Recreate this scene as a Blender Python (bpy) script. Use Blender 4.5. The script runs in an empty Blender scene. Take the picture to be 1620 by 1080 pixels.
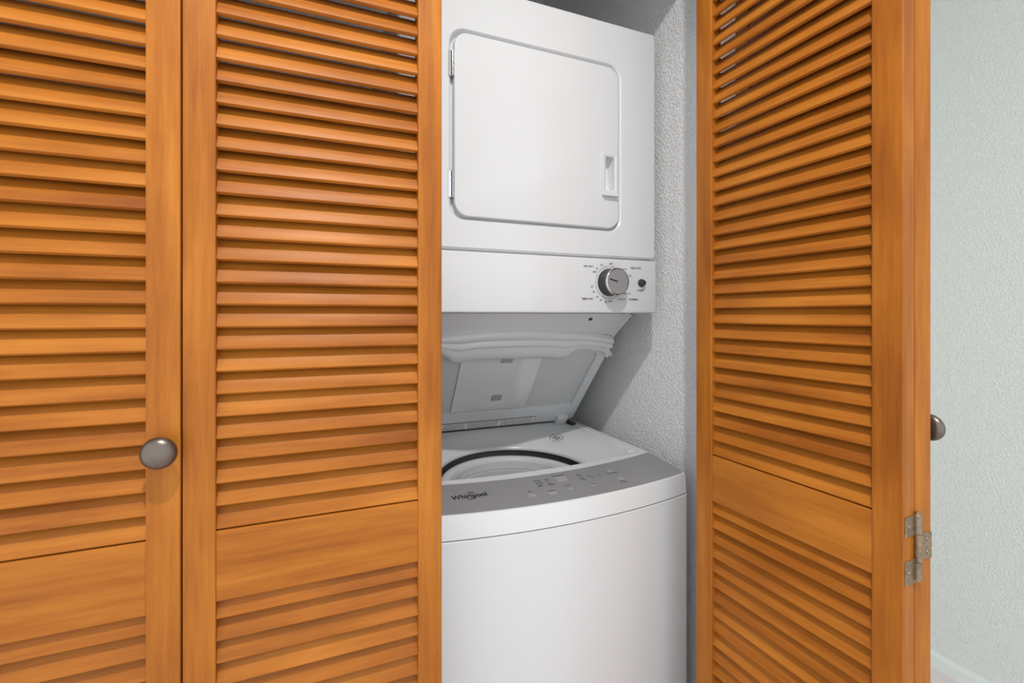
import bpy, bmesh, math, random
from mathutils import Vector, Matrix
from mathutils.bvhtree import BVHTree
R = math.radians
PI = math.pi
sc = bpy.context.scene
C = sc.collection
random.seed(7)

# ------------------------------------------------------------------ camera
EYE = 1.20
cam_d = bpy.data.cameras.new('camera')
cam_d.sensor_width = 36.0
cam_d.lens = 684.0 / 1620.0 * 36.0
cam_d.shift_x = 43.0 / 1620.0
cam_d.shift_y = -41.5 / 1620.0
cam_d.clip_start = 0.02
cam = bpy.data.objects.new('camera', cam_d)
cam.location = (0, 0, EYE)
cam.rotation_euler = (R(90), 0, R(-20.31))
C.objects.link(cam)
sc.camera = cam

# ------------------------------------------------------------------ world (soft daylight of the open rooms behind)
w = bpy.data.worlds.new('world'); sc.world = w
w.use_nodes = True
bgn = w.node_tree.nodes['Background']
bgn.inputs[0].default_value = (0.93, 0.97, 1.0, 1)
bgn.inputs[1].default_value = 1.6

# ------------------------------------------------------------------ lamp in the hall ceiling
def area(name, loc, size, energy, color, aim=None):
    d = bpy.data.lights.new(name, 'AREA'); d.shape = 'DISK'; d.size = size
    d.energy = energy; d.color = color
    o = bpy.data.objects.new(name, d); o.location = loc; C.objects.link(o)
    return o
# one lamp in the hall ceiling before the doors: its shadows of the header, dryer, dial and open door are in the picture
LAMP1 = (-0.02, -0.20, 2.455)
area('ceiling_lamp_offscreen', LAMP1, 0.055, 22.0, (1.0, 0.97, 0.93))

vs = sc.view_settings
vs.view_transform = 'Standard'; vs.look = 'None'; vs.gamma = 1.0
vs.use_curve_mapping = False
vs.exposure = 0.0

# ------------------------------------------------------------------ materials
def nmat(name):
    m = bpy.data.materials.new(name); m.use_nodes = True
    nt = m.node_tree
    return m, nt, nt.nodes['Principled BSDF'], nt.nodes, nt.links

def plain(name, col, rough=0.5, metal=0.0, coat=0.0, spec=0.5, var=0.0, vscale=30, bump=0.0, bscale=200):
    m, nt, b, N, L = nmat(name)
    b.inputs['Roughness'].default_value = rough
    b.inputs['Metallic'].default_value = metal
    b.inputs['Coat Weight'].default_value = coat
    b.inputs['Specular IOR Level'].default_value = spec
    tc = N.new('ShaderNodeTexCoord')
    no = N.new('ShaderNodeTexNoise'); no.inputs['Scale'].default_value = vscale; no.inputs['Detail'].default_value = 4
    L.new(tc.outputs['Object'], no.inputs['Vector'])
    mx = N.new('ShaderNodeMix'); mx.data_type = 'RGBA'
    mx.inputs[6].default_value = tuple(c * (1 - var) for c in col) + (1,)
    mx.inputs[7].default_value = tuple(min(1, c * (1 + var)) for c in col) + (1,)
    L.new(no.outputs['Fac'], mx.inputs[0])
    L.new(mx.outputs[2], b.inputs['Base Color'])
    if bump:
        n2 = N.new('ShaderNodeTexNoise'); n2.inputs['Scale'].default_value = bscale; n2.inputs['Detail'].default_value = 3
        L.new(tc.outputs['Object'], n2.inputs['Vector'])
        bp = N.new('ShaderNodeBump'); bp.inputs['Strength'].default_value = bump; bp.inputs['Distance'].default_value = 0.002
        L.new(n2.outputs['Fac'], bp.inputs['Height']); L.new(bp.outputs['Normal'], b.inputs['Normal'])
    return m

def wood(name, axis, dark=1.0, glossy=0.46):
    """stained, varnished wood with grain along the object's own axis 0 (x) or 2 (z)"""
    m, nt, b, N, L = nmat(name)
    tc = N.new('ShaderNodeTexCoord'); oi = N.new('ShaderNodeObjectInfo')
    mp = N.new('ShaderNodeMapping')
    s = [70.0, 70.0, 70.0]; s[axis] = 4.0
    mp.inputs['Scale'].default_value = s
    add = N.new('ShaderNodeVectorMath'); add.operation = 'ADD'
    mul = N.new('ShaderNodeVectorMath'); mul.operation = 'SCALE'; mul.inputs[0].default_value = (37, 91, 53)
    L.new(oi.outputs['Random'], mul.inputs['Scale'])
    L.new(tc.outputs['Object'], mp.inputs['Vector'])
    L.new(mp.outputs['Vector'], add.inputs[0]); L.new(mul.outputs['Vector'], add.inputs[1])
    g = N.new('ShaderNodeTexNoise'); g.inputs['Scale'].default_value = 1.0; g.inputs['Detail'].default_value = 6; g.inputs['Roughness'].default_value = 0.62
    L.new(add.outputs['Vector'], g.inputs['Vector'])
    # larger blotches of the stain
    mp2 = N.new('ShaderNodeMapping'); s2 = [14.0, 14.0, 14.0]; s2[axis] = 5.0
    mp2.inputs['Scale'].default_value = s2
    L.new(tc.outputs['Object'], mp2.inputs['Vector'])
    add2 = N.new('ShaderNodeVectorMath'); add2.operation = 'ADD'
    L.new(mp2.outputs['Vector'], add2.inputs[0]); L.new(mul.outputs['Vector'], add2.inputs[1])
    g2 = N.new('ShaderNodeTexNoise'); g2.inputs['Scale'].default_value = 1.0; g2.inputs['Detail'].default_value = 3
    L.new(add2.outputs['Vector'], g2.inputs['Vector'])
    cr = N.new('ShaderNodeValToRGB')
    e = cr.color_ramp.elements
    e[0].position = 0.28; e[0].color = (0.26 * dark, 0.066 * dark, 0.006 * dark, 1)
    e[1].position = 0.74; e[1].color = (0.62 * dark, 0.220 * dark, 0.026 * dark, 1)
    k = e.new(0.5); k.color = (0.44 * dark, 0.136 * dark, 0.013 * dark, 1)
    fs = N.new('ShaderNodeVectorMath'); fs.operation = 'SCALE'; fs.inputs['Scale'].default_value = 4.5
    L.new(add.outputs['Vector'], fs.inputs[0])
    g3 = N.new('ShaderNodeTexNoise'); g3.inputs['Scale'].default_value = 1.0; g3.inputs['Detail'].default_value = 5; g3.inputs['Roughness'].default_value = 0.7
    L.new(fs.outputs['Vector'], g3.inputs['Vector'])
    gm = N.new('ShaderNodeMath'); gm.operation = 'MULTIPLY_ADD'; gm.inputs[1].default_value = 0.42
    L.new(g3.outputs['Fac'], gm.inputs[0]); L.new(g.outputs['Fac'], gm.inputs[2])
    gs = N.new('ShaderNodeMath'); gs.operation = 'SUBTRACT'; gs.inputs[1].default_value = 0.21
    L.new(gm.outputs[0], gs.inputs[0])
    ma = N.new('ShaderNodeMath'); ma.operation = 'MULTIPLY_ADD'
    ma.inputs[1].default_value = 0.55; L.new(gs.outputs[0], ma.inputs[0])
    mb = N.new('ShaderNodeMath'); mb.operation = 'MULTIPLY'; mb.inputs[1].default_value = 0.5
    L.new(g2.outputs['Fac'], mb.inputs[0]); L.new(mb.outputs[0], ma.inputs[2])
    # a little difference from piece to piece
    mr = N.new('ShaderNodeMath'); mr.operation = 'MULTIPLY_ADD'; mr.inputs[1].default_value = 0.09
    L.new(oi.outputs['Random'], mr.inputs[0]); L.new(ma.outputs[0], mr.inputs[2])
    ms = N.new('ShaderNodeMath'); ms.operation = 'SUBTRACT'; ms.inputs[1].default_value = 0.045
    L.new(mr.outputs[0], ms.inputs[0])
    L.new(ms.outputs[0], cr.inputs['Fac'])
    L.new(cr.outputs['Color'], b.inputs['Base Color'])
    b.inputs['Roughness'].default_value = glossy
    b.inputs['Specular IOR Level'].default_value = 0.2
    b.inputs['Coat Weight'].default_value = 0.05
    b.inputs['Coat Roughness'].default_value = 0.35
    bp = N.new('ShaderNodeBump'); bp.inputs['Strength'].default_value = 0.10; bp.inputs['Distance'].default_value = 0.0006
    L.new(g.outputs['Fac'], bp.inputs['Height']); L.new(bp.outputs['Normal'], b.inputs['Normal'])
    return m

def stucco(name, col, strength=0.22, scale=150.0, dist=0.003):
    """painted orange-peel plaster"""
    m, nt, b, N, L = nmat(name)
    b.inputs['Base Color'].default_value = col + (1,)
    b.inputs['Roughness'].default_value = 0.62
    tc = N.new('ShaderNodeTexCoord')
    n1 = N.new('ShaderNodeTexNoise'); n1.inputs['Scale'].default_value = scale; n1.inputs['Detail'].default_value = 3; n1.inputs['Roughness'].default_value = 0.5
    n2 = N.new('ShaderNodeTexNoise'); n2.inputs['Scale'].default_value = scale * 0.35; n2.inputs['Detail'].default_value = 2
    L.new(tc.outputs['Object'], n1.inputs['Vector']); L.new(tc.outputs['Object'], n2.inputs['Vector'])
    mr = N.new('ShaderNodeMapRange'); mr.inputs[1].default_value = 0.42; mr.inputs[2].default_value = 0.66; mr.interpolation_type = 'SMOOTHSTEP'
    L.new(n1.outputs['Fac'], mr.inputs[0])
    mm = N.new('ShaderNodeMath'); mm.operation = 'MULTIPLY_ADD'; mm.inputs[1].default_value = 0.6
    L.new(n2.outputs['Fac'], mm.inputs[0]); L.new(mr.outputs[0], mm.inputs[2])
    bp = N.new('ShaderNodeBump'); bp.inputs['Strength'].default_value = strength; bp.inputs['Distance'].default_value = dist
    L.new(mm.outputs[0], bp.inputs['Height']); L.new(bp.outputs['Normal'], b.inputs['Normal'])
    return m

M = {}
M['wood_x'] = wood('varnished_wood_slat', 0, 0.76)
M['wood_z'] = wood('varnished_wood_stile', 2, 0.76)
M['plaster'] = stucco('white_plaster', (0.82, 0.82, 0.82), 0.50, 185.0)
M['plaster_hall'] = stucco('pale_green_plaster', (0.74, 0.78, 0.735), 0.50, 170.0)
M['ceiling'] = stucco('ceiling_paint', (0.80, 0.80, 0.79), 0.2)
M['skirting'] = plain('skirting_paint', (0.74, 0.79, 0.75), 0.4, var=0.02)
M['floor'] = plain('pale_floor', (0.74, 0.67, 0.67), 0.45, var=0.05, vscale=8)
M['enamel'] = plain('white_enamel', (0.64, 0.652, 0.662), 0.24, var=0.008, vscale=3)
M['plastic'] = plain('white_plastic', (0.64, 0.652, 0.662), 0.34, var=0.008, vscale=5)
M['cover'] = plain('white_cover_plastic', (0.64, 0.652, 0.662), 0.26, var=0.008)
M['handle'] = plain('handle_plastic', (0.64, 0.652, 0.662), 0.3, var=0.008)
M['plastic_grey'] = plain('pale_grey_plastic', (0.58, 0.585, 0.59), 0.4, var=0.02)
M['console'] = plain('silver_grey_console', (0.255, 0.255, 0.258), 0.3, var=0.03, vscale=6)
M['pad'] = plain('console_pad_print', (0.34, 0.34, 0.34), 0.35, var=0.02)
M['ink'] = plain('black_ink', (0.012, 0.012, 0.013), 0.5, var=0.1)
M['ink_grey'] = plain('grey_ink', (0.10, 0.10, 0.10), 0.5, var=0.1)
M['paper'] = plain('label_paper', (0.88, 0.88, 0.87), 0.55, var=0.03)
M['dark'] = plain('black_plastic', (0.02, 0.02, 0.021), 0.6, var=0.1)
M['tub'] = plain('grey_tub_plastic', (0.30, 0.30, 0.305), 0.45, var=0.15)
M['bronze'] = plain('aged_bronze', (0.165, 0.135, 0.115), 0.33, metal=0.85, var=0.15, vscale=60, bump=0.06, bscale=300)
M['brass'] = plain('tarnished_brass', (0.25, 0.185, 0.12), 0.42, metal=0.6, var=0.65, vscale=180, bump=0.25, bscale=500)
M['chrome'] = plain('chrome', (0.62, 0.62, 0.63), 0.14, metal=1.0, var=0.03)
M['dial_face'] = plain('brushed_steel', (0.34, 0.34, 0.345), 0.38, metal=0.35, var=0.05)
M['dial_body'] = plain('charcoal_plastic', (0.035, 0.035, 0.037), 0.35, var=0.1)
M['film'] = plain('clear_film', (0.72, 0.72, 0.725), 0.13, var=0.02, spec=0.7)
M['tape'] = plain('grey_tape', (0.36, 0.36, 0.355), 0.5, var=0.06)
M['lamp_glass'] = plain('frosted_lens', (0.85, 0.85, 0.84), 0.3)

# ------------------------------------------------------------------ mesh helpers
def link(name, me, mat=None, parent=None):
    o = bpy.data.objects.new(name, me)
    if mat is not None and me is not None and not me.materials:
        me.materials.append(M[mat] if isinstance(mat, str) else mat)
    C.objects.link(o)
    if parent is not None: o.parent = parent
    return o

def obj(name, bm, mat, parent=None, smooth=0.0):
    me = bpy.data.meshes.new(name)
    bm.normal_update()
    if smooth:
        for f in bm.faces: f.smooth = True
        for e in bm.edges:
            if len(e.link_faces) == 2 and e.calc_face_angle(0) > R(smooth): e.smooth = False
    bm.to_mesh(me); bm.free()
    return link(name, me, mat, parent)

def tag(o, label=None, cat=None, group=None, kind=None):
    if label: o['label'] = label
    if cat: o['category'] = cat
    if group: o['group'] = group
    if kind: o['kind'] = kind
    return o

def empty(name, loc=(0, 0, 0), rz=0.0):
    o = bpy.data.objects.new(name, None); o.location = loc; o.rotation_euler = (0, 0, rz)
    o.empty_display_size = 0.1
    C.objects.link(o); return o

def bevel(bm, w, seg=2, edges=None):
    es = edges if edges is not None else list(bm.edges)
    bmesh.ops.bevel(bm, geom=es, offset=w, segments=seg, profile=0.5, affect='EDGES', clamp_overlap=True)

def box(lo, hi, bev=0.0, seg=2, bm=None, mat=None):
    t = bmesh.new()
    vs_ = [t.verts.new((x, y, z)) for x in (lo[0], hi[0]) for y in (lo[1], hi[1]) for z in (lo[2], hi[2])]
    for q in ((0, 1, 3, 2), (4, 6, 7, 5), (0, 4, 5, 1), (2, 3, 7, 6), (0, 2, 6, 4), (1, 5, 7, 3)):
        t.faces.new([vs_[i] for i in q])
    bmesh.ops.recalc_face_normals(t, faces=t.faces)
    if bev: bevel(t, bev, seg)
    if mat is not None: bmesh.ops.transform(t, matrix=mat, verts=t.verts)
    if bm is None: return t
    merge(bm, t); return bm

def merge(bm, t):
    me = bpy.data.meshes.new('tmp'); t.to_mesh(me); t.free(); bm.from_mesh(me); bpy.data.meshes.remove(me)

def lathe(profile, n=48, mat=None, bm=None, close=False):
    """profile: list of (r, h) turned about local z"""
    t = bmesh.new(); rings = []
    for r, h in profile:
        if r < 1e-6: rings.append([t.verts.new((0, 0, h))])
        else: rings.append([t.verts.new((r * math.cos(2 * PI * i / n), r * math.sin(2 * PI * i / n), h)) for i in range(n)])
    for a, b_ in zip(rings, rings[1:]):
        for i in range(n):
            j = (i + 1) % n
            if len(a) == 1 and len(b_) == 1: continue
            if len(a) == 1: t.faces.new((a[0], b_[i], b_[j]))
            elif len(b_) == 1: t.faces.new((a[i], a[j], b_[0]))
            else: t.faces.new((a[i], a[j], b_[j], b_[i]))
    bmesh.ops.recalc_face_normals(t, faces=t.faces)
    if mat is not None: bmesh.ops.transform(t, matrix=mat, verts=t.verts)
    if bm is None: return t
    merge(bm, t); return bm

def loft(loops, cap0=False, cap1=False):
    t = bmesh.new(); rr = [[t.verts.new(p) for p in lp] for lp in loops]
    n = len(rr[0])
    for a, b_ in zip(rr, rr[1:]):
        for i in range(n):
            j = (i + 1) % n
            t.faces.new((a[i], a[j], b_[j], b_[i]))
    if cap0: t.faces.new(list(reversed(rr[0])))
    if cap1: t.faces.new(rr[-1])
    bmesh.ops.recalc_face_normals(t, faces=t.faces)
    return t

def rrect(x0, x1, y0, y1, r, n=8):
    """rounded rectangle, counter-clockwise list of (x, y)"""
    pts = []
    for cx, cy, a0 in ((x1 - r, y0 + r, -90), (x1 - r, y1 - r, 0), (x0 + r, y1 - r, 90), (x0 + r, y0 + r, 180)):
        for i in range(n + 1):
            a = R(a0 + 90.0 * i / n); pts.append((cx + r * math.cos(a), cy + r * math.sin(a)))
    return pts

_tc = {}
def text_verts(body, size=1.0):
    """flat letter faces of a text: (verts, faces, width, height)"""
    if body in _tc: return _tc[body]
    cu = bpy.data.curves.new('t', 'FONT'); cu.body = body; cu.size = 1.0; cu.resolution_u = 3; cu.offset = 0.022
    o = bpy.data.objects.new('t', cu); C.objects.link(o)
    dg = bpy.context.evaluated_depsgraph_get(); dg.update()
    me = bpy.data.meshes.new_from_object(o.evaluated_get(dg))
    V = [v.co.copy() for v in me.vertices]; F = [tuple(p.vertices) for p in me.polygons]
    bpy.data.objects.remove(o); bpy.data.curves.remove(cu); bpy.data.meshes.remove(me)
    x0 = min(v.x for v in V); V = [Vector((v.x - x0, v.y, 0)) for v in V]
    _tc[body] = (V, F, max(v.x for v in V), max(v.y for v in V)); return _tc[body]

def add_text(bm, body, fn, width, hscale=1.0):
    """letters scaled to a width; fn(u, v) gives the place in space"""
    V, F, W_, H_ = text_verts(body); s = width / W_
    vs_ = [bm.verts.new(fn(v.x * s, v.y * s * hscale)) for v in V]
    for f in F:
        try: bm.faces.new([vs_[i] for i in f])
        except ValueError: pass

def add_quad(bm, pts):
    bm.faces.new([bm.verts.new(p) for p in pts])

# ================================================================== the room
T_DOOR = 0.0245; W_DOOR = 0.3035; Y_DOOR = 0.58
XL, XR = -0.470, 0.785          # closet opening
YF, YB = 0.54, 1.47             # front and back of the closet
CEIL = 2.48
HX0_, HY0_ = -1.7, -1.8       # how far the hall runs to the left and behind
HEAD = 2.086
def struct(name, bm, mat, label, cat, parent=None):
    return tag(obj(name, bm, mat, parent), label, cat, kind='structure')
struct('floor', box((HX0_, HY0_, -0.10), (2.06, 2.6, 0.0)), 'floor', 'pale pinkish floor of the hall and closet', 'floor')
struct('ceiling', box((HX0_, HY0_, CEIL), (2.06, 2.6, CEIL + 0.1)), 'ceiling', 'white ceiling above hall and closet', 'ceiling')
struct('wall_right', box((1.958, HY0_, 0), (2.06, 2.6, CEIL)), 'plaster_hall', 'pale green textured hall wall beyond the folded doors', 'wall')
struct('wall_closet_right', box((XR, YF, 0), (XR + 0.10, YB + 0.1, CEIL)), 'plaster', 'white textured closet side wall beside the dryer and washer', 'wall')
struct('wall_closet_left', box((XL - 0.10, 0.64, 0), (XL, YB + 0.1, CEIL)), 'plaster', 'white textured closet side wall behind the closed doors', 'wall')
struct('wall_closet_back', box((XL, YB, 0), (XR, YB + 0.1, CEIL)), 'plaster', 'white textured closet back wall behind the dryer', 'wall')
struct('wall_front', box((HX0_, YF, 0), (XL, 0.64, CEIL)), 'plaster_hall', 'hall wall beside the closed louvered doors', 'wall')
struct('wall_header', box((XL, YF, HEAD), (XR, 0.64, CEIL)), 'plaster_hall', 'wall above the closet opening', 'wall')
struct('wall_far', box((XR + 0.10, 2.5, 0), (1.958, 2.6, CEIL)), 'plaster_hall', 'hall end wall past the closet', 'wall')
# skirting with a rounded top
bm = bmesh.new()
prof = [(1.958, 0), (1.944, 0), (1.944, 0.040), (1.947, 0.048), (1.958, 0.050)]
a = [bm.verts.new((x, HY0_, z)) for x, z in prof]; c_ = [bm.verts.new((x, 2.5, z)) for x, z in prof]
for i in range(len(prof)):
    j = (i + 1) % len(prof); bm.faces.new((a[i], a[j], c_[j], c_[i]))
bm.faces.new(a[::-1]); bm.faces.new(c_); bmesh.ops.recalc_face_normals(bm, faces=bm.faces)
struct('baseboard_right', bm, 'skirting', 'low pale green baseboard along the hall wall', 'baseboard')
# head track of the folding doors
tr = struct('trim_1', box((XL + 0.002, Y_DOOR - 0.002, HEAD - 0.022), (XR - 0.002, Y_DOOR + 0.028, HEAD), 0.002), 'chrome', 'metal head track of the folding doors under the header', 'track')

def downlight(loc, label):
    t = empty('ceiling_light', (loc[0], loc[1], CEIL)); tag(t, label, 'light')
    obj('trim_ring', lathe([(0.072, -0.001), (0.105, -0.001), (0.107, -0.008), (0.100, -0.012), (0.078, -0.012), (0.072, -0.004)], 48), 'ceiling', t, 40)
    obj('lens', lathe([(0.0, -0.003), (0.0725, -0.003)], 48), 'lamp_glass', t)
downlight(LAMP1, 'round recessed ceiling light in front of the closet doors')

# ================================================================== louvered bifold door leaves
STILE = 0.033
Z_BOT, Z_TOP = 0.020, 2.056
RAIL_T, RAIL_B = 0.9485, 0.8655
PITCH = 0.02627
SL_W, SL_T, SL_A = 0.0338, 0.0055, R(60.5)
IN_W = W_DOOR - 2 * STILE

def slat_mesh():
    L_ = IN_W + 0.004
    t = box((0, 0, 0), (L_, SL_T, SL_W), 0.0)
    es = [e for e in t.edges if abs(e.verts[0].co.x - e.verts[1].co.x) > 1e-4]
    bevel(t, 0.0011, 2, es)
    # tilt: the lower edge comes forward (-y)
    rot = Matrix.Rotation(-(PI / 2 - SL_A), 4, 'X')
    bmesh.ops.transform(t, matrix=rot, verts=t.verts)
    y0 = min(v.co.y for v in t.verts); z0 = min(v.co.z for v in t.verts)
    bmesh.ops.translate(t, vec=(-L_ / 2, -y0, -z0), verts=t.verts)
    for f in t.faces: f.smooth = True
    t.normal_update()
    for e in t.edges:
        if len(e.link_faces) == 2 and e.calc_face_angle(0) > R(35): e.smooth = False
    me = bpy.data.meshes.new('slat'); t.to_mesh(me); t.free(); me.materials.append(M['wood_x']); return me
SLAT = slat_mesh()
def bev_box_mesh(name, lo, hi, bv, mat):
    t = box(lo, hi, bv, 2); me = bpy.data.meshes.new(name); t.to_mesh(me); t.free(); me.materials.append(M[mat]); return me
STILE_ME = bev_box_mesh('stile', (-STILE / 2, 0, -(Z_TOP - Z_BOT) / 2), (STILE / 2, T_DOOR, (Z_TOP - Z_BOT) / 2), 0.0016, 'wood_z')
def rail_me(h): return bev_box_mesh('rail', (-IN_W / 2 - 0.0005, 0, -h / 2), (IN_W / 2 + 0.0005, T_DOOR - 0.003, h / 2), 0.0015, 'wood_x')
RAILS = []
for z0, z1 in ((Z_BOT, 0.150), (RAIL_B, RAIL_T - 0.0006), (1.9245, Z_TOP)):
    RAILS.append((rail_me(z1 - z0), (z0 + z1) / 2))

def make_leaf(name, loc, rz, label):
    t = empty(name, loc, rz)
    tag(t, label, 'door', 'louvered closet door leaves', 'structure')
    for x in (STILE / 2, W_DOOR - STILE / 2):
        s = link('stile', STILE_ME, None, t); s.location = (x, 0, (Z_TOP + Z_BOT) / 2)
    for me, zc in RAILS:
        r = link('rail', me, None, t); r.location = (W_DOOR / 2, 0.0012, zc)
    zs = [RAIL_T + k * PITCH for k in range(37)] + [RAIL_B - 0.0228 - k * PITCH for k in range(27)]
    for z in zs:
        s = link('slat', SLAT, None, t)
        s.location = (W_DOOR / 2, 0.0025 + random.uniform(-0.0003, 0.0003), z + random.uniform(-0.0005, 0.0005))
        s.rotation_euler = (R(random.uniform(-1.2, 1.2)), 0, 0)
    return t

def add_knob(t, x, z):
    # mushroom knob turned about the leaf's -y axis
    prof = [(0.0, 0.0), (0.0095, 0.0), (0.0098, 0.0015), (0.0085, 0.003), (0.006, 0.0045), (0.0055, 0.010), (0.0065, 0.0135),
            (0.0125, 0.0150), (0.0163, 0.0172), (0.0174, 0.0198), (0.0168, 0.0225), (0.0145, 0.0255), (0.0105, 0.0277), (0.006, 0.0288), (0.0, 0.0292)]
    mat = Matrix.Translation((x, 0, z)) @ Matrix.Rotation(R(90), 4, 'X')
    k = obj('knob', lathe(prof, 48, mat), 'bronze', t, 60)
    k['label'] = 'round aged bronze knob'

def rot_of(dx, dy): return math.atan2(dy, dx)
dA = make_leaf('door_1', (-0.1537 - W_DOOR, Y_DOOR, 0), 0, 'closed louvered wooden door leaf with a round bronze knob on its face')
dB = make_leaf('door_2', (-0.1519, Y_DOOR, 0), 0, 'closed louvered wooden door leaf without knob, next to the dryer')
g = R(2.38)
nearC = Vector((0.6638, 0.3179)); dirC = Vector((math.sin(g), -math.cos(g)))
farC = nearC - dirC * W_DOOR
dC = make_leaf('door_3', (farC.x, farC.y, 0), rot_of(*dirC), 'open louvered wooden door leaf folded out from the closet, louvers showing')
aD = R(10.6)
dirD = Vector((math.sin(aD), math.cos(aD))); tD = Vector((-math.cos(aD), math.sin(aD)))
backC = nearC + Vector((math.cos(g), math.sin(g))) * T_DOOR
orgD = backC + Vector((0.0008, -0.0002)) - tD * T_DOOR
dD = make_leaf('door_4', (orgD.x, orgD.y, 0), rot_of(*dirD), 'wooden door leaf folded behind its twin, seen edge-on with a knob on the hall side')
add_knob(dA, W_DOOR - 0.0145, 1.051)
add_knob(dD, 0.0165, 1.055)

# ---- hinges between the leaves (non-mortise, knuckle on the back corner)
def hinge(tc, td, z1, z0):
    """tc: leaf whose near edge is local x = W; td: leaf whose near edge is local x = 0"""
    h = z1 - z0; k1 = z1 - h * 0.285; k0 = z0 + h * 0.285
    rk = 0.0042
    def screw(par, x, y, z, sx):
        m_ = Matrix.Translation((x, y, z)) @ Matrix.Rotation(R(90) * sx, 4, 'Y')
        s = lathe([(0.0, 0.0009), (0.0012, 0.0009), (0.0016, 0.0004), (0.0026, 0.0008), (0.0030, 0.0)], 16, m_)
        obj('screw', s, 'brass', par, 30)
    for (a1, a0) in ((z1 - 0.002, k1 - 0.003), (k0 + 0.003, z0 - 0.003)):
        bm = box((W_DOOR, 0.0015, a0), (W_DOOR + 0.0012, T_DOOR + 0.001, a1), 0.0004, 1)
        hl = obj('hinge_leaf', bm, 'brass', tc)
        screw(hl, W_DOOR + 0.0012, 0.0095, (a1 + a0) / 2, 1)
    bm = lathe([(0, k1), (rk, k1), (rk, z1 - 0.001), (rk * 0.8, z1), (0, z1)], 20, Matrix.Translation((W_DOOR + 0.003, T_DOOR + 0.0004, 0)))
    lathe([(0, z0), (rk, z0 + 0.001), (rk, k0 - 0.0006), (0, k0 - 0.0006)], 20, Matrix.Translation((W_DOOR + 0.003, T_DOOR + 0.0004, 0)), bm)
    lathe([(0, z1), (0.0026, z1), (0.0026, z1 + 0.002), (0.0015, z1 + 0.003), (0, z1 + 0.003)], 14, Matrix.Translation((W_DOOR + 0.003, T_DOOR + 0.0004, 0)), bm)
    obj('hinge_knuckle', bm, 'brass', tc, 35)
    bm = box((-0.0012, 0.0005, k0 + 0.002), (0, T_DOOR - 0.001, k1 - 0.001), 0.0004, 1)
    hl = obj('hinge_leaf', bm, 'brass', td)
    screw(hl, -0.0012, 0.0065, k0 + 0.010, -1); screw(hl, -0.0012, 0.0065, k1 - 0.010, -1)
    bm = lathe([(0, k0), (rk, k0), (rk, k1 - 0.0006), (0, k1 - 0.0006)], 20, Matrix.Translation((-0.003, T_DOOR - 0.0012, 0)))
    obj('hinge_knuckle', bm, 'brass', td, 35)
hinge(dC, dD, 0.954, 0.871)
hinge(dC, dD, 1.82, 1.737)
hinge(dC, dD, 0.20, 0.117)
# hinge of the closed pair glinting in the joint
for z0 in (0.872, 0.117, 1.737):
    bm = bmesh.new()
    box((W_DOOR + 0.0002, 0.012, z0), (W_DOOR + 0.0015, T_DOOR + 0.003, z0 + 0.022), 0.0, 1, bm)
    box((W_DOOR + 0.0002, 0.012, z0 + 0.055), (W_DOOR + 0.0015, T_DOOR + 0.003, z0 + 0.077), 0.0, 1, bm)
    obj('hinge_leaf', bm, 'brass', dA)

# ================================================================== stacked machines
MX0, MX1 = 0.127, 0.731
MC = (MX0 + MX1) / 2
MB = 1.36
Z = lambda r: EYE + r      # heights measured from eye level

# ---------------- dryer
DY = 0.816
dry = empty('dryer', (MC, 1.08, Z(0.0)))
tag(dry, 'white front-loading clothes dryer with a square door stacked above the washer', 'dryer')
def dpart(name, bm, mat, parent=dry, smooth=0.0):
    p = parent
    off = Vector((MC, 1.08, Z(0.0)))
    bmesh.ops.translate(bm, vec=-off, verts=bm.verts)
    return obj(name, bm, mat, p, smooth)
# cabinet with a pocket in the front for the door
zb, zt = Z(0.1305), Z(0.661)
N8 = 8
outer = rrect(MX0, MX1, zb, zt, 0.006, N8)
outer_i = rrect(MX0 + 0.004, MX1 - 0.004, zb + 0.004, zt - 0.004, 0.004, N8)
p0 = rrect(0.2270, 0.6335, Z(0.1865), Z(0.5670), 0.034, N8)
p1 = rrect(0.2300, 0.6300, Z(0.1895), Z(0.5640), 0.031, N8)
p2 = rrect(0.2320, 0.6280, Z(0.1915), Z(0.5615), 0.029, N8)
p3 = rrect(0.2500, 0.6150, Z(0.2100), Z(0.5440), 0.020, N8)
lp = lambda pts, y: [(x, y, z) for x, z in pts]
bm = loft([lp(outer, MB), lp(outer, DY + 0.004), lp(outer_i, DY), lp(p0, DY), lp(p1, DY + 0.003), lp(p2, DY + 0.011), lp(p3, DY + 0.0112), lp(p3, DY + 0.034)], cap0=True, cap1=True)
dpart('cabinet', bm, 'enamel', smooth=30)
# door: shallow pan with rolled edges
d0 = rrect(0.2385, 0.6225, Z(0.1965), Z(0.5560), 0.027, N8)
d1 = rrect(0.2367, 0.6243, Z(0.1947), Z(0.5578), 0.029, N8)
dd = rrect(0.2425, 0.6185, Z(0.2005), Z(0.5520), 0.023, N8)
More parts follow.
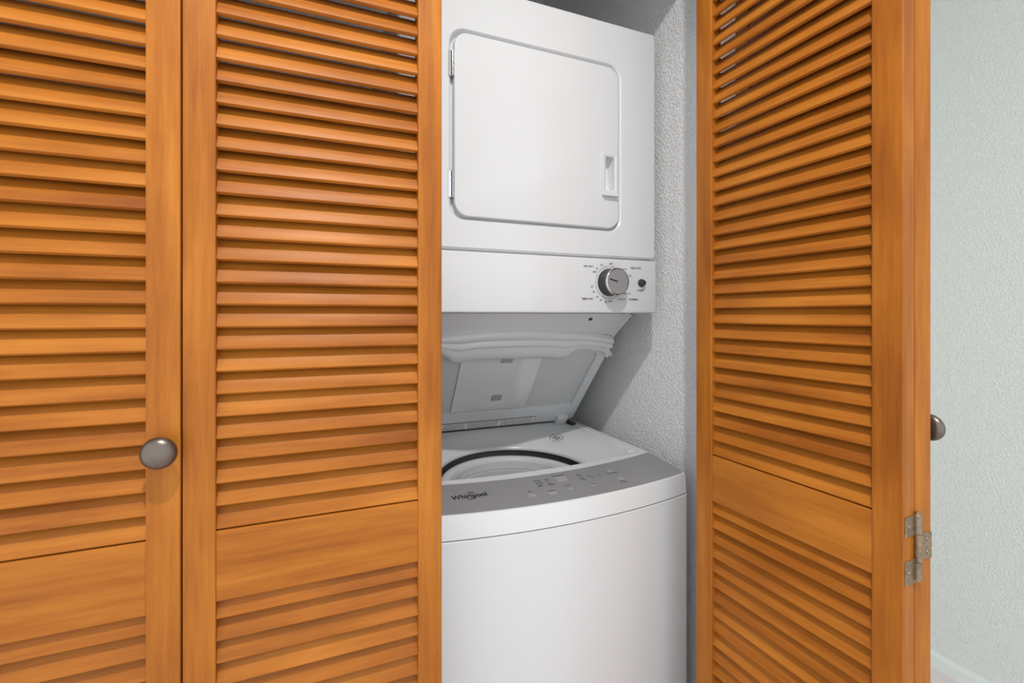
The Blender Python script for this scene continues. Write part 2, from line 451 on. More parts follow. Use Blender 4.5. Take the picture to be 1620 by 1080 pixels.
# opening in the door for the pull
HX0, HX1, HZ0, HZ1 = 0.5765, 0.6175, Z(0.2665), Z(0.3625)
bm = loft([lp(d1, DY + 0.0105), lp(d1, DY - 0.001), lp(d0, DY - 0.0035), lp(dd, DY - 0.0042)])
yF = DY - 0.0042
hole = rrect(HX0 + 0.0085, HX1 - 0.0075, HZ0 + 0.0100, HZ1 - 0.0080, 0.0025, 4)
hv = [bm.verts.new((x, yF, z)) for x, z in hole]
he = [bm.edges.new((hv[i], hv[(i + 1) % len(hv)])) for i in range(len(hv))]
oe = [e for e in bm.edges if e.is_boundary and abs(e.verts[0].co.y - yF) < 1e-6 and e.verts[0] not in hv]
bmesh.ops.triangle_fill(bm, edges=he + oe, use_beauty=True)
bmesh.ops.recalc_face_normals(bm, faces=bm.faces)
ddoor = dpart('door', bm, 'enamel', smooth=40)
def dsub(name, bm, mat, smooth=0.0):
    off = Vector((MC, 1.08, Z(0.0)))
    bmesh.ops.translate(bm, vec=-off, verts=bm.verts)
    return obj(name, bm, mat, ddoor, smooth)
# recessed pull: raised frame and a deep rounded cup
n4 = 4
f0 = rrect(HX0, HX1, HZ0, HZ1, 0.002, n4); f1 = rrect(HX0 + 0.001, HX1 - 0.001, HZ0 + 0.001, HZ1 - 0.001, 0.002, n4)
f2 = rrect(HX0 + 0.0075, HX1 - 0.0070, HZ0 + 0.0090, HZ1 - 0.0070, 0.003, n4)
f3 = rrect(HX0 + 0.0095, HX1 - 0.0085, HZ0 + 0.0112, HZ1 - 0.0090, 0.003, n4)
bm = loft([lp(f0, yF + 0.0005), lp(f0, yF - 0.0035), lp(f1, yF - 0.0045), lp(f2, yF - 0.0045), lp(f3, yF - 0.0030), lp(f3, yF + 0.0004)])
dsub('handle', bm, 'handle', 40)
c1 = rrect(HX0 + 0.0100, HX1 - 0.0090, HZ0 + 0.0140, HZ1 - 0.0095, 0.004, n4)
c2 = rrect(HX0 + 0.0125, HX1 - 0.0115, HZ0 + 0.0230, HZ1 - 0.0120, 0.005, n4)
bm = loft([lp(f3, yF + 0.0002), lp(c1, yF + 0.012), lp(c2, yF + 0.0185)], cap1=True)
dsub('handle_cup', bm, 'handle', 60)
bm = box((HX0 + 0.003, yF - 0.0095, HZ0 - 0.0015), (HX1 - 0.001, yF - 0.0030, HZ0 + 0.004), 0.001, 2)
dsub('handle_lip', bm, 'handle')
# the two chrome door hinges
for z0, z1 in ((Z(0.4680), Z(0.5175)), (Z(0.2306), Z(0.2826))):
    bm = bmesh.new(); hx = 0.2345
    n_k = 4; hh = (z1 - z0) / n_k
    for k in range(n_k):
        lathe([(0, z0 + k * hh + 0.0004), (0.0032, z0 + k * hh + 0.0004), (0.0032, z0 + (k + 1) * hh - 0.0004), (0, z0 + (k + 1) * hh - 0.0004)], 16,
              Matrix.Translation((hx, DY - 0.0005, 0)), bm)
    box((hx - 0.009, DY - 0.0012, z0), (hx, DY + 0.0006, z1), 0.0003, 1, bm)
    dpart('door_hinge', bm, 'chrome', smooth=35)
# control panel under the cabinet
PZ0, PZ1 = Z(0.005), Z(0.1270)
PY = 0.814
bm = box((MX0 - 0.001, PY, PZ0), (MX1 + 0.0005, MB - 0.01, PZ1), 0.004, 3)
dpanel = dpart('control_panel', bm, 'enamel', smooth=50)
bm = box((MX0 + 0.004, PY + 0.012, PZ1 - 0.002), (MX1 - 0.004, MB - 0.012, zb + 0.002))
dpart('seam_gasket', bm, 'enamel')
# lettering on the panel
PT = [('AIR ONLY', 0.5318, 0.5587, 0.1079), ('OFF', 0.5554, 0.5653, 0.0959), ('10', 0.5761, 0.5819, 0.1121), ('20', 0.5637, 0.5694, 0.1039), ('OFF', 0.5988, 0.6081, 0.1159), ('Very Dry', 0.6302, 0.6477, 0.1052), ('DELICATE', 0.6576, 0.6861, 0.1085), ('Dry', 0.6523, 0.6611, 0.0906), ('TIMED DRY', 0.5262, 0.5579, 0.0362), ('20', 0.5505, 0.5562, 0.0636), ('30', 0.5554, 0.5612, 0.0518), ('40', 0.5645, 0.5703, 0.0407), ('50', 0.5744, 0.5803, 0.0338), ('60', 0.587, 0.5929, 0.0297), ('OFF', 0.5962, 0.6064, 0.0313), ('Less Dry', 0.6236, 0.6435, 0.0367), ('More Dry', 0.6374, 0.6585, 0.0498), ('NORMAL', 0.6532, 0.6798, 0.0364), ('START', 0.6763, 0.6952, 0.0571)]
yp = PY - 0.0003
bm = bmesh.new(); bg = bmesh.new()
for s_, a, b_, z in PT:
    V, F, W_, H_ = text_verts(s_); hh = 0.7 * (b_ - a) / W_
    big = s_.isupper()
    add_text(bm if big else bg, s_, lambda u, v, a=a, z=z, hh=hh: (a + u, yp, Z(z) - hh / 2 + v), b_ - a)
DX, DZ, DR = 0.5996, Z(0.0735), 0.0365
def arc_strip(t, cx, cz, r0, r1, a0, a1, n=40, y=yp):
    ps = [(R(a0 + (a1 - a0) * i / n)) for i in range(n + 1)]
    A = [t.verts.new((cx + r0 * math.cos(p), y, cz + r0 * math.sin(p))) for p in ps]
    B_ = [t.verts.new((cx + r1 * math.cos(p), y, cz + r1 * math.sin(p))) for p in ps]
    for i in range(n): t.faces.new((A[i], A[i + 1], B_[i + 1], B_[i]))
for a0, a1 in ((95, 144), (148, 258), (263, 352), (2, 84)):
    arc_strip(bm, DX, DZ, DR - 0.0004, DR + 0.0003, a0, a1)
for a0 in (88, 110, 132, 147, 198, 212, 226, 240, 252, 264, 285, 310, 20, 45):
    arc_strip(bm, DX, DZ, DR + 0.0006, DR + 0.0028, a0 - 0.5, a0 + 0.5, 1)
tag(dpart('lettering', bm, 'ink'), kind='stuff')
tag(dpart('small_lettering', bg, 'ink_grey'), kind='stuff')
# timer dial
mD = Matrix.Translation((DX, PY, DZ)) @ Matrix.Rotation(R(90), 4, 'X')
dial = dpart('dial', lathe([(0.0, 0.0), (0.0310, 0.0), (0.0312, 0.002), (0.0300, 0.004), (0.0288, 0.026), (0.0, 0.026)], 64, mD), 'dial_body', smooth=35)
def onoff(bm): bmesh.ops.translate(bm, vec=-Vector((MC, 1.08, Z(0.0))), verts=bm.verts); return bm
obj('rim', onoff(lathe([(0.0288, 0.0255), (0.0300, 0.0265), (0.0302, 0.0295), (0.0292, 0.0310), (0.0276, 0.0312), (0.0270, 0.0302)], 64, mD)), 'chrome', dial, 50)
obj('cap', onoff(lathe([(0.0271, 0.0302), (0.0, 0.0302)], 64, mD)), 'dial_face', dial)
bm = box((-0.0215, -0.0014, 0.0302), (-0.0005, 0.0014, 0.0308), 0.0, 1)
bmesh.ops.transform(bm, matrix=mD @ Matrix.Rotation(R(-14), 4, 'Z'), verts=bm.verts)
obj('pointer', onoff(bm), 'ink', dial)
# start button
mB = Matrix.Translation((0.6875, PY, Z(0.0745))) @ Matrix.Rotation(R(90), 4, 'X')
bt = dpart('start_button', lathe([(0.0, 0.0), (0.0092, 0.0), (0.0095, 0.002), (0.0085, 0.004), (0.0072, 0.0045), (0.0066, 0.009), (0.0058, 0.0102), (0.0, 0.0098)], 32, mB), 'dial_body', smooth=35)
# ---------------- washing machine
wash = empty('washing_machine', (MC, 1.02, 0.0))
tag(wash, 'white top-loading washing machine with its lid open and a grey control strip, under the dryer', 'washing machine')
WO = Vector((MC, 1.02, 0.0))
def wpart(name, bm, mat, parent=wash, smooth=0.0):
    bmesh.ops.translate(bm, vec=-WO, verts=bm.verts)
    return obj(name, bm, mat, parent, smooth)
XC = 0.418
def front(x, mid, side): return mid + (side - mid) * ((x - XC) / (MX1 - XC)) ** 2
def outline(mid, side, inset=0.0, rc=0.013, back=MB, rb=0.008):
    """plan outline of the machine, bulging at the front, counter-clockwise"""
    x0, x1 = MX0 + inset, MX1 - inset
    pts = []
    nF = 34
    f = lambda x: front(x, mid, side) + inset
    xs0, xs1 = x0 + rc, x1 - rc
    for i in range(nF + 1):
        x = xs0 + (xs1 - xs0) * i / nF; pts.append((x, f(x)))
    sl = 2 * (side - mid) * (xs1 - XC) / (MX1 - XC) ** 2; a0 = math.atan(sl)
    ya = f(xs1)
    for i in range(1, 9):
        t_ = i / 8.0; ang = a0 + (PI / 2 - a0) * t_
        # arc from the front tangent to the side tangent
        pts.append((xs1 + rc * (math.sin(ang) - math.sin(a0)) / (1 - math.sin(a0)), ya + rc * (math.cos(a0) - math.cos(ang)) / max(1e-6, math.cos(a0))))
    for i in range(5):
        a = R(90 * i / 4); pts.append((x1 - rb + rb * math.cos(a), back - inset - rb + rb * math.sin(a)))
    for i in range(5):
        a = R(90 + 90 * i / 4); pts.append((x0 + rb + rb * math.cos(a), back - inset - rb + rb * math.sin(a)))
    yb_ = f(xs0); sl2 = 2 * (side - mid) * (xs0 - XC) / (MX1 - XC) ** 2; b0 = math.atan(-sl2)
    for i in range(8):
        t_ = 1 - i / 8.0; ang = b0 + (PI / 2 - b0) * t_
        pts.append((xs0 - rc * (math.sin(ang) - math.sin(b0)) / (1 - math.sin(b0)), yb_ + rc * (math.cos(b0) - math.cos(ang)) / max(1e-6, math.cos(b0))))
    return pts
def ztop(y): return Z(-0.328 - max(0.0, 0.835 - y) * 0.011 / 0.135)
# lower cabinet
o1 = outline(0.6825, 0.7165); o2 = outline(0.6825, 0.7165, 0.002)
bm = loft([[(x, y, 0.018) for x, y in o2], [(x, y, 0.022) for x, y in o1], [(x, y, Z(-0.3825)) for x, y in o1], [(x, y, Z(-0.3808)) for x, y in o2]], cap0=True)
wpart('cabinet', bm, 'enamel', smooth=35)
# dark line between cabinet and top cover
og = outline(0.6825, 0.7165, 0.006)
wpart('seam', loft([[(x, y, Z(-0.384)) for x, y in og], [(x, y, Z(-0.377)) for x, y in og]]), 'enamel')
# four feet
for x in (MX0 + 0.06, MX1 - 0.06):
    for y in (0.78, MB - 0.06):
        wpart('foot', lathe([(0, 0), (0.022, 0), (0.024, 0.004), (0.018, 0.012), (0.012, 0.02), (0, 0.02)], 20, Matrix.Translation((x, y, 0))), 'dial_body', smooth=40)
# top cover with the funnel down to the tub opening
HC = (MC, 0.944); HR = 0.183
def polar(pts, n, c):
    """resample a star-shaped outline by angle about c"""
    out = []
    P = [(x - c[0], y - c[1]) for x, y in pts]
    for k in range(n):
        a = 2 * PI * k / n; dx, dy = math.cos(a), math.sin(a); best = None
        for i in range(len(P)):
            (x1, y1), (x2, y2) = P[i], P[(i + 1) % len(P)]
            ex, ey = x2 - x1, y2 - y1
            den = dx * ey - dy * ex
            if abs(den) < 1e-12: continue
            t_ = (x1 * ey - y1 * ex) / den; s_ = (x1 * dy - y1 * dx) / den
            if t_ > 0 and -1e-9 <= s_ <= 1 + 1e-9: best = t_ if best is None else max(best, t_)
        out.append((c[0] + dx * best, c[1] + dy * best))
    return out
NP = 144
def arcfront(mid, side, x): return mid + (side - mid) * ((x - XC) / (MX1 - XC)) ** 2
def recess(ins):
    x0, x1, y1 = MX0 + 0.022 + ins, MX1 - 0.020 - ins, 1.168 - ins
    pts = []
    for i in range(31):
        x = x0 + 0.02 + (x1 - x0 - 0.04) * i / 30; pts.append((x, arcfront(0.8215, 0.847, x) + ins))
    for i in range(1, 7):
        a = R(-90 + 90 * i / 6); pts.append((x1 - 0.02 + 0.02 * math.cos(a), arcfront(0.8215, 0.847, x1 - 0.02) + ins + 0.02 + 0.02 * math.sin(a)))
    for i in range(7):
        a = R(90 * i / 6); pts.append((x1 - 0.02 + 0.02 * math.cos(a), y1 - 0.02 + 0.02 * math.sin(a)))
    for i in range(7):
        a = R(90 + 90 * i / 6); pts.append((x0 + 0.02 + 0.02 * math.cos(a), y1 - 0.02 + 0.02 * math.sin(a)))
    for i in range(6):
        a = R(180 + 90 * i / 6); pts.append((x0 + 0.02 + 0.02 * math.cos(a), arcfront(0.8215, 0.847, x0 + 0.02) + ins + 0.02 + 0.02 * math.sin(a)))
    return pts
ob = outline(0.6835, 0.7175)
ot = outline(0.6880, 0.7195)
Lb = polar(ob, NP, HC); Lt = polar(ot, NP, HC); Lti = polar(outline(0.6880, 0.7195, 0.003, 0.010), NP, HC)
R0 = polar(recess(0.0), NP, HC); R1 = polar(recess(0.004), NP, HC)
def circ(r, z): return [(HC[0] + r * math.cos(2 * PI * k / NP), HC[1] + r * math.sin(2 * PI * k / NP), Z(z)) for k in range(NP)]
def mixl(A, B_, t_, z): return [(a[0] + (b_[0] - a[0]) * t_, a[1] + (b_[1] - a[1]) * t_, Z(z)) for a, b_ in zip(A, B_)]
CI = [(x, y) for x, y, _ in circ(0.196, 0)]
loops = [[(x, y, Z(-0.3788)) for x, y in Lb], [(x, y, ztop(y) - 0.004) for x, y in Lt], [(x, y, ztop(y) - 0.0012) for x, y in polar(outline(0.6880, 0.7195, 0.0012, 0.012), NP, HC)],
         [(x, y, ztop(y)) for x, y in Lti],
         [(x, y, ztop(y)) for x, y in R0]]
loops.append([(x, y, ztop(y) - 0.0030) for x, y in R1])
# keep the front of the recess steep and the rest a shallow slope
def slope(t_, z): return mixl(R1, CI, t_, z)
loops += [slope(0.25, -0.3345), slope(0.6, -0.3475), slope(0.9, -0.3600), circ(0.196, -0.3640), circ(0.189, -0.3680), circ(0.1845, -0.3712), circ(HR, -0.3740), circ(HR + 0.0005, -0.3790), circ(0.200, -0.3800)]
bm = loft(loops)
bmT = bm.copy()
cover = wpart('top_cover', bm, 'cover', smooth=28)
bmT.normal_update()
bvh = BVHTree.FromBMesh(bmT)
def top_at(x, y, up=0.0004):
    h = bvh.ray_cast(Vector((x, y, 2.0)), Vector((0, 0, -1)))
    return Vector((x, y, h[0].z + up))
# flat back shelf of the cover behind the recess is part of the same loft; tub below
mT = Matrix.Translation((HC[0], HC[1], EYE))
wpart('tub', lathe([(0.232, -0.381), (0.232, -0.80), (0.0, -0.80)], 64, mT), 'tub', smooth=40)
wpart('balance_ring', lathe([(0.182, -0.420), (0.1825, -0.398), (0.1805, -0.3935), (0.175, -0.3918), (0.162, -0.3928), (0.1585, -0.396), (0.1580, -0.4165)], 96, mT), 'plastic', smooth=50)
wpart('ring_groove', lathe([(0.1590, -0.4150), (0.1530, -0.4150), (0.1530, -0.4165), (0.1590, -0.4165)], 96, mT), 'plastic', smooth=30)
wpart('basket', lathe([(0.1545, -0.4155), (0.1545, -0.4005), (0.1538, -0.3995), (0.1528, -0.4005), (0.1515, -0.4110), (0.1500, -0.4185), (0.1510, -0.4205), (0.1510, -0.4235), (0.1465, -0.4235), (0.1460, -0.4300), (0.1460, -0.4400), (0.205, -0.47), (0.205, -0.76), (0.0, -0.76)], 96, mT), 'plastic', smooth=35)
wpart('basket_line', lathe([(0.1490, -0.4226), (0.1468, -0.4226), (0.1467, -0.4234), (0.1490, -0.4234)], 96, mT), 'plastic', smooth=30)
wpart('agitator', lathe([(0.12, -0.758), (0.11, -0.73), (0.06, -0.70), (0.045, -0.62), (0.04, -0.56), (0.025, -0.545), (0.0, -0.543)], 40, mT), 'plastic_grey', smooth=40)
# grey console strip
bm = bmesh.new(); rows = []
nx = 60; xa, xb = MX0 + 0.0055, MX1 - 0.0052
for i in range(nx + 1):
    x = xa + (xb - xa) * i / nx
    # round the outer front corners a little
    e_ = min(x - xa, xb - x); cr_ = 0.009; fy = front(x, 0.6880, 0.7195) + 0.0042
    if e_ < cr_: fy += cr_ - math.sqrt(max(0, cr_ ** 2 - (cr_ - e_) ** 2))
    ry = arcfront(0.7990, 0.8350, x)
    rows.append([(x, fy + (ry - fy) * j / 6.0) for j in range(7)])
g0 = [[bm.verts.new((x, y, ztop(y) + 0.0008)) for x, y in r] for r in rows]
for r0, r1 in zip(g0, g0[1:]):
    for j in range(6): bm.faces.new((r0[j], r1[j], r1[j + 1], r0[j + 1]))
bd = [e for e in bm.edges if e.is_boundary]
ex = bmesh.ops.extrude_edge_only(bm, edges=bd)
for v in ex['geom']:
    if isinstance(v, bmesh.types.BMVert): v.co.z -= 0.0012
bmesh.ops.recalc_face_normals(bm, faces=bm.faces)
console = wpart('control_strip', bm, 'console', smooth=30)
console['label'] = 'grey control strip with printed keys'
def cz(x, y, up=0.0011): return (x, y, ztop(y) + up)
PADS = [[(0.4392, 0.7785), (0.4642, 0.7792), (0.4616, 0.7582), (0.4371, 0.7576)], [(0.3579, 0.7314), (0.371, 0.7294), (0.3697, 0.7190), (0.3572, 0.7202)], [(0.398, 0.7286), (0.4143, 0.7277), (0.4117, 0.7165), (0.3946, 0.7171)], [(0.4411, 0.7317), (0.453, 0.7305), (0.4521, 0.7226), (0.4406, 0.7237)], [(0.4916, 0.7319), (0.5024, 0.7304), (0.501, 0.7231), (0.4906, 0.7237)], [(0.5642, 0.7787), (0.5781, 0.7786), (0.5771, 0.7679), (0.5642, 0.7678)], [(0.5656, 0.7436), (0.579, 0.7433), (0.574, 0.7282), (0.5614, 0.7293)]]
for i, q in enumerate(PADS):
    bm = bmesh.new(); add_quad(bm, [cz(x, y) for x, y in reversed(q)])
    bmesh.ops.recalc_face_normals(bm, faces=bm.faces)
    if bm.faces[:][0].normal.z < 0: bmesh.ops.reverse_faces(bm, faces=bm.faces)
    wpart('display' if i == 0 else 'touch_key', bm, 'pad', console)
LINES = [(0.3917, 0.7766, 0.4069, 0.7756), (0.3916, 0.767, 0.407, 0.7667), (0.3904, 0.758, 0.4026, 0.7577), (0.3896, 0.7532, 0.3996, 0.7527), (0.4138, 0.7761, 0.4243, 0.7751), (0.4139, 0.7673, 0.4211, 0.7668), (0.4136, 0.7595, 0.4226, 0.7577), (0.4126, 0.753, 0.4273, 0.7528), (0.4384, 0.7851, 0.466, 0.7853), (0.3605, 0.7409, 0.369, 0.7399), (0.4006, 0.731, 0.4131, 0.7308), (0.4437, 0.7418, 0.4516, 0.7403), (0.49, 0.7775, 0.4992, 0.7757), (0.4907, 0.7698, 0.4993, 0.7687), (0.4891, 0.7601, 0.4966, 0.7588), (0.4889, 0.7548, 0.4977, 0.7534), (0.5105, 0.7691, 0.5174, 0.7674), (0.5102, 0.7602, 0.5218, 0.7586), (0.4976, 0.7327, 0.5054, 0.7321), (0.5309, 0.7634, 0.5382, 0.7616), (0.5563, 0.7638, 0.5663, 0.7627), (0.5699, 0.7636, 0.5832, 0.7628), (0.56, 0.7256, 0.5715, 0.7239), (0.5578, 0.7197, 0.5622, 0.7187), (0.5677, 0.7202, 0.5745, 0.7203)]
bm = bmesh.new()
for x0, y0, x1, y1 in LINES:     # rows of tiny key captions, too small to read: broken dashes
    x = x0; rr = random.Random(int(x0 * 1e4))
    while x < x1 - 0.0006:
        w_ = min(rr.uniform(0.0010, 0.0022), x1 - x); t0 = (x - x0) / (x1 - x0); t1 = (x + w_ - x0) / (x1 - x0)
        ya = y0 + (y1 - y0) * t0; yb2 = y0 + (y1 - y0) * t1; h = 0.0012
        add_quad(bm, [cz(x, ya - h, .0014), cz(x + w_, yb2 - h, .0014), cz(x + w_, yb2 + h, .0014), cz(x, ya + h, .0014)])
        x += w_ + 0.0004
tag(wpart('key_captions', bm, 'ink_grey', console), kind='stuff')
# maker's name with the swirl ring
bm = bmesh.new()
add_text(bm, 'Whirlpool', lambda u, v: cz(0.2160 + u, 0.7520 - 0.0015 * u / 0.068 + v, .0014), 0.0680, 1.28)
def ring_part(t, cx, cy, a, b_, tilt, t0, t1, wd, n=28):
    A = []; B2 = []
    for i in range(n + 1):
        p = R(t0 + (t1 - t0) * i / n); ww = wd * (0.25 + 0.75 * math.sin(PI * i / n))
        for L_, k in ((A, 0.0), (B2, ww)):
            x = (a + k) * math.cos(p); y = (b_ + k) * math.sin(p)
            L_.append(t.verts.new(cz(cx + x * math.cos(tilt) - y * math.sin(tilt), cy + x * math.sin(tilt) + y * math.cos(tilt), .0014)))
    for i in range(n): t.faces.new((A[i], A[i + 1], B2[i + 1], B2[i]))
ring_part(bm, 0.2520, 0.7578, 0.0125, 0.0108, R(30), 195, 300, 0.0020)
ring_part(bm, 0.2520, 0.7578, 0.0125, 0.0108, R(30), -10, 95, 0.0020)
tag(wpart('logo_lettering', bm, 'ink', console), kind='stuff')
# round printed mark on the deck
bm = bmesh.new()
def mark(r0, r1, a0, a1, n=5, cx=0.622, cy=1.090):
    A = [bm.verts.new(top_at(cx + r0 * math.cos(R(a0 + (a1 - a0) * i / n)), cy + r0 * math.sin(R(a0 + (a1 - a0) * i / n)))) for i in range(n + 1)]
    B2 = [bm.verts.new(top_at(cx + r1 * math.cos(R(a0 + (a1 - a0) * i / n)), cy + r1 * math.sin(R(a0 + (a1 - a0) * i / n)))) for i in range(n + 1)]
    for i in range(n): bm.faces.new((A[i], A[i + 1], B2[i + 1], B2[i]))
for k in range(22):
    if k % 11 in (0,): continue
    mark(0.0165, 0.0195, k * 360 / 22, k * 360 / 22 + 10, 2)
mark(0.0065, 0.0100, 20, 165, 10); mark(0.0065, 0.0100, 200, 340, 10); mark(0.0, 0.0032, 0, 359, 12)
mark(0.0045, 0.0125, 340, 350, 2); mark(0.0045, 0.0125, 160, 170, 2)
bmesh.ops.recalc_face_normals(bm, faces=bm.faces)
tag(wpart('printed_mark', bm, 'ink'), kind='stuff')
# small bumper on the deck
p = top_at(0.700, 0.872, 0)
wpart('lid_bumper', box((p.x - 0.008, p.y - 0.008, p.z - 0.002), (p.x + 0.008, p.y + 0.008, p.z + 0.003), 0.002, 2), 'cover', smooth=50)

# sloping front of the stand between washer and dryer
bm = bmesh.new()
pr_ = [(0.884, 0.0045), (MB - 0.02, 0.0045), (MB - 0.02, -0.3265), (1.283, -0.3265)]
xa, xb = 0.140, 0.7175
A = [bm.verts.new((xa, y, Z(z))) for y, z in pr_]; B_ = [bm.verts.new((xb, y, Z(z))) for y, z in pr_]
for i in range(4): bm.faces.new((A[i], A[(i + 1) % 4], B_[(i + 1) % 4], B_[i]))
bm.faces.new(A[::-1]); bm.faces.new(B_); bmesh.ops.recalc_face_normals(bm, faces=bm.faces)
bevel(bm, 0.002, 2)
wpart('stand_panel', bm, 'enamel', smooth=40)
u1 = Vector((0, 0.779, -0.627)); n1 = Vector((0, -0.627, -0.779))
P1 = Vector((0, 0.884, Z(0.0045)))
# folded edge of the stand panel
bm = bmesh.new()
for x0, x1, s0, s1, h in ((xb - 0.006, xb + 0.0005, 0.004, 0.40, 0.003),):
    q = [P1 + u1 * s + n1 * k + Vector((x, 0, 0)) for x in (x0, x1) for s in (s0, s1) for k in (-0.001, h)]
    vs_ = [bm.verts.new(p) for p in q]
    for f in ((0, 1, 3, 2), (4, 6, 7, 5), (0, 4, 5, 1), (2, 3, 7, 6), (0, 2, 6, 4), (1, 5, 7, 3)): bm.faces.new([vs_[i] for i in f])
bmesh.ops.recalc_face_normals(bm, faces=bm.faces)
wpart('stand_flange', bm, 'enamel')
def frame_mat(o, ex, ey, ez):
    m_ = Matrix.Identity(4)
    for i, v in enumerate((ex, ey, ez)):
        for r_ in range(3): m_[r_][i] = v[r_]
    for r_ in range(3): m_[r_][3] = o[r_]
    return m_
mS = frame_mat(P1 + u1 * 0.0215 + Vector((0.6085, 0, 0)), Vector((1, 0, 0)), -u1, n1)
wpart('screw', lathe([(0.0, 0.0012), (0.0022, 0.0010), (0.0028, 0.0022), (0.0048, 0.0018), (0.0056, 0.0)], 20, mS), 'dial_body', smooth=30)
bm = box((0.683, 0.865, Z(-0.001)), (0.6895, 0.880, Z(0.0044)), 0.001, 1)
wpart('panel_clip', bm, 'plastic')


# ---------------- open lid
LP0 = Vector((0, 1.165, Z(-0.3235))); lu = Vector((0, -0.633, 0.774)); ln = Vector((0, -0.774, -0.633))
def lid_p(x, s, n_=0.0): return LP0 + lu * s + ln * n_ + Vector((x, 0, 0))
lx0, lx1 = 2 * MC - 0.720, 0.720
def top_s(x): return 0.374 - 0.030 * ((x - MC) / 0.275) ** 2
def lid_outline(ins, top_ins=None, n=30, rc=0.016, bot=0.0):
    ti = ins if top_ins is None else top_ins
    x0, x1 = lx0 + ins, lx1 - ins
    pts = [(x0 + 0.004, bot + ins), (x1 - 0.004, bot + ins), (x1, bot + ins + 0.004)]
    ye = top_s(x1 - rc) - ti
    for i in range(7):
        a = R(90 * i / 6); pts.append((x1 - rc + rc * math.cos(a), ye - rc * 0.9 + rc * 0.9 * math.sin(a)))
    for i in range(1, n):
        x = x1 - rc - (x1 - x0 - 2 * rc) * i / n; pts.append((x, top_s(x) - ti))
    for i in range(7):
        a = R(90 + 90 * i / 6); pts.append((x0 + rc + rc * math.cos(a), ye - rc * 0.9 + rc * 0.9 * math.sin(a)))
    pts.append((x0, bot + ins + 0.004))
    return pts
LCc = (MC, 0.175); NL = 120
inner = rrect(2 * MC - 0.692, 0.692, 0.070, 0.290, 0.010, 6)
inner2 = rrect(2 * MC - 0.690, 0.690, 0.072, 0.288, 0.009, 6)
Lo = polar(lid_outline(0.0), NL, LCc); Loi = polar(lid_outline(0.003), NL, LCc)
Li = polar(inner, NL, LCc); Li2 = polar(inner2, NL, LCc)
l3 = lambda P, n_: [lid_p(x, s, n_) for x, s in P]
bk = lambda P, d: [lid_p(x, s, -d * (1 - 0.84 * max(0, s) / 0.37)) for x, s in P]
bm = loft([bk(Loi, 0.028), bk(Lo, 0.025), l3(Lo, -0.003), l3(Loi, 0.0), l3(Li, 0.0), l3(Li2, -0.001), l3(Li2, -0.010)], cap0=True, cap1=True)
lid = wpart('lid', bm, 'plastic', smooth=30)
lid['label'] = 'open washer lid, underside facing out'
wpart('lid_panel', loft([l3(polar(rrect(2 * MC - 0.6885, 0.6885, 0.0735, 0.2865, 0.006, 6), NL, LCc), -0.0098), l3(polar(rrect(2 * MC - 0.6875, 0.6875, 0.0745, 0.2855, 0.006, 6), NL, LCc), -0.0090)], cap1=True), 'plastic_grey', lid)
# curved finger lip along the free edge
bm = bmesh.new()
nX = 72; prof = [(0.0, -0.002), (0.02, 0.005), (0.06, 0.0095), (0.16, 0.0110), (0.24, 0.0105), (0.27, 0.0085), (0.30, 0.0080), (0.34, 0.0125), (0.40, 0.0150), (0.46, 0.0150), (0.49, 0.0130), (0.53, 0.0135), (0.62, 0.0165), (0.74, 0.0175), (0.86, 0.0165), (0.94, 0.0130), (0.98, 0.0075), (1.0, -0.003)]
rows = []
def smooth01(t_): t_ = max(0.0, min(1.0, t_)); return t_ * t_ * (3 - 2 * t_)
for i in range(nX + 1):
    x = lx0 + 0.001 + (lx1 - lx0 - 0.002) * i / nX
    st = top_s(x) - 0.001
    ed = min(x - lx0, lx1 - x)
    if ed < 0.016: st -= 0.014 * (1 - math.sqrt(max(0, 1 - (1 - ed / 0.016) ** 2)))
    dxm = abs(x - MC)
    lowmid = 0.2855 - 0.008 * math.exp(-((dxm - 0.135) / 0.02) ** 2)
    sl_ = lowmid + (0.3035 - lowmid) * smooth01((dxm - 0.148) / 0.034) - 0.010 * smooth01((dxm - 0.21) / 0.05)
    endf = smooth01(ed / 0.006)
    hmul = 1.0 - 0.45 * smooth01((dxm - 0.15) / 0.04)
    rows.append([bm.verts.new(lid_p(x, st + (sl_ - st) * v, (h if v < 0.48 else h * hmul if h > 0 else h) * (endf if h > 0 else 1))) for v, h in prof])
for r0, r1 in zip(rows, rows[1:]):
    for j in range(len(prof) - 1): bm.faces.new((r0[j], r1[j], r1[j + 1], r0[j + 1]))
bmesh.ops.recalc_face_normals(bm, faces=bm.faces)
wpart('finger_lip', bm, 'plastic', lid, smooth=50)
def lid_box(x0, x1, s0, s1, n0, n1_, bev_=0.0):
    mL = frame_mat(LP0, Vector((1, 0, 0)), lu, ln)
    return box((x0, s0, n0), (x1, s1, n1_), bev_, 2, None, mL)
# latch strike at the corner
bm = bmesh.new()
sec = [(0.684, 0.312), (0.696, 0.322), (0.7235, 0.294), (0.7265, 0.284), (0.721, 0.277), (0.710, 0.280)]
A = [bm.verts.new(lid_p(x, s, 0.0)) for x, s in sec]; B_ = [bm.verts.new(lid_p(x, s, 0.012)) for x, s in sec]
for i in range(6): bm.faces.new((A[i], A[(i + 1) % 6], B_[(i + 1) % 6], B_[i]))
bm.faces.new(A[::-1]); bm.faces.new(B_); bmesh.ops.recalc_face_normals(bm, faces=bm.faces); bevel(bm, 0.0015, 2)
wpart('latch_strike', bm, 'plastic', lid, smooth=50)
wpart('latch_screw', lathe([(0.0, 0.0), (0.0022, 0.0), (0.0030, -0.0006)], 14, frame_mat(lid_p(0.7185, 0.2840, 0.0126), Vector((1, 0, 0)), lu, ln)), 'ink_grey', lid)
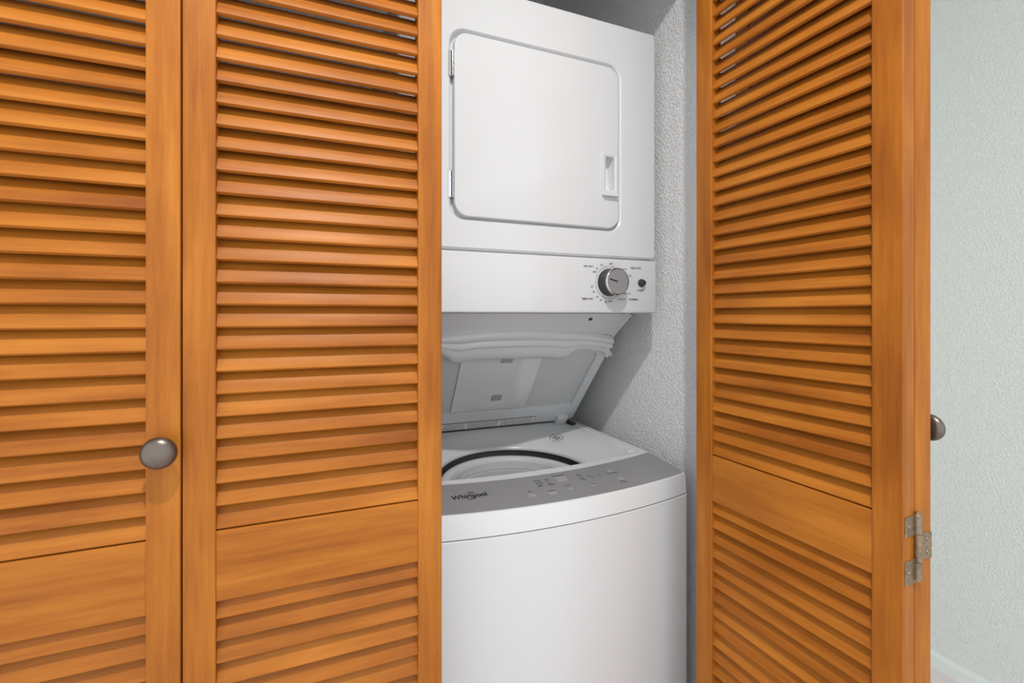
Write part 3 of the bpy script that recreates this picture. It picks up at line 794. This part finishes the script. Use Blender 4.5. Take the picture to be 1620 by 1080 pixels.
# sheet of clear film held with two tabs of tape
bm = bmesh.new(); rows = []
nu, nv = 26, 20
for i in range(nu + 1):
    u_ = i / nu; row = []
    for j in range(nv + 1):
        v_ = j / nv
        s = 0.0735 + (0.286 - 0.0735) * v_
        x = 0.3165 + (0.535 - 0.3165) * u_ - 0.008 * v_
        b_ = 0.0022 * math.sin(PI * v_) * (0.4 + 0.6 * u_) + 0.009 * math.exp(-((u_ - 0.86) / 0.12) ** 2 - ((v_ - 0.30) / 0.22) ** 2) + 0.004 * math.exp(-((u_ - 0.75) / 0.07) ** 2) * v_ + 0.0035 * math.exp(-((v_ - 0.12) / 0.08) ** 2) * math.sin(PI * u_)
        row.append(bm.verts.new(lid_p(x, s, -0.0058 + b_)))
    rows.append(row)
for r0, r1 in zip(rows, rows[1:]):
    for j in range(nv): bm.faces.new((r0[j], r1[j], r1[j + 1], r0[j + 1]))
bmesh.ops.recalc_face_normals(bm, faces=bm.faces)
ff = wpart('film_sheet', bm, 'film', lid, smooth=60); ff['label'] = 'loose clear film sheet inside the lid'
for x0, x1, s0, s1 in ((0.414, 0.444, 0.261, 0.282), (0.422, 0.450, 0.118, 0.137)):
    wpart('tape_tab', lid_box(x0, x1, s0, s1, -0.0020, -0.0008) if s0 < 0.2 else lid_box(x0, x1, s0, s1, -0.0040, -0.0024), 'tape', lid)
# warning label on the hinge side
lab = wpart('warning_label', lid_box(0.245, 0.585, 0.004, 0.0365, 0.0, 0.0005), 'paper', lid)
bm = bmesh.new()
def lq(x0, x1, s0, s1, n_=0.0008): add_quad(bm, [lid_p(x0, s0, n_), lid_p(x1, s0, n_), lid_p(x1, s1, n_), lid_p(x0, s1, n_)])
lq(0.247, 0.584, 0.0325, 0.0362)
lq(0.5835, 0.5848, 0.004, 0.036)
rr = random.Random(3)
for c0, c1 in ((0.249, 0.300), (0.303, 0.366), (0.372, 0.468), (0.474, 0.578)):
    for k in range(6):
        s = 0.0285 - k * 0.0044; x = c0 + rr.uniform(0, 0.004)
        while x < c1 - 0.003:
            w_ = rr.uniform(0.003, 0.009); w_ = min(w_, c1 - x)
            lq(x, x + w_, s - 0.0009, s + 0.0009); x += w_ + rr.uniform(0.0012, 0.0025)
bmesh.ops.recalc_face_normals(bm, faces=bm.faces)
tag(wpart('label_print', bm, 'ink_grey', lid), kind='stuff')
# hinge block and black plastic piece beside it
bm = lid_box(0.655, 0.6905, -0.004, 0.030, -0.004, 0.014, 0.003)
wpart('lid_hinge', bm, 'plastic', lid, smooth=50)
bm = lid_box(2 * MC - 0.6905, 2 * MC - 0.655, -0.004, 0.030, -0.004, 0.014, 0.003)
wpart('lid_hinge', bm, 'plastic', lid, smooth=50)
for xs in (0.694, 2 * MC - 0.712):
    wpart('black_hinge_piece', box((xs, 1.128, Z(-0.331)), (xs + 0.018, 1.170, Z(-0.3245)), 0.001, 1), 'dark')
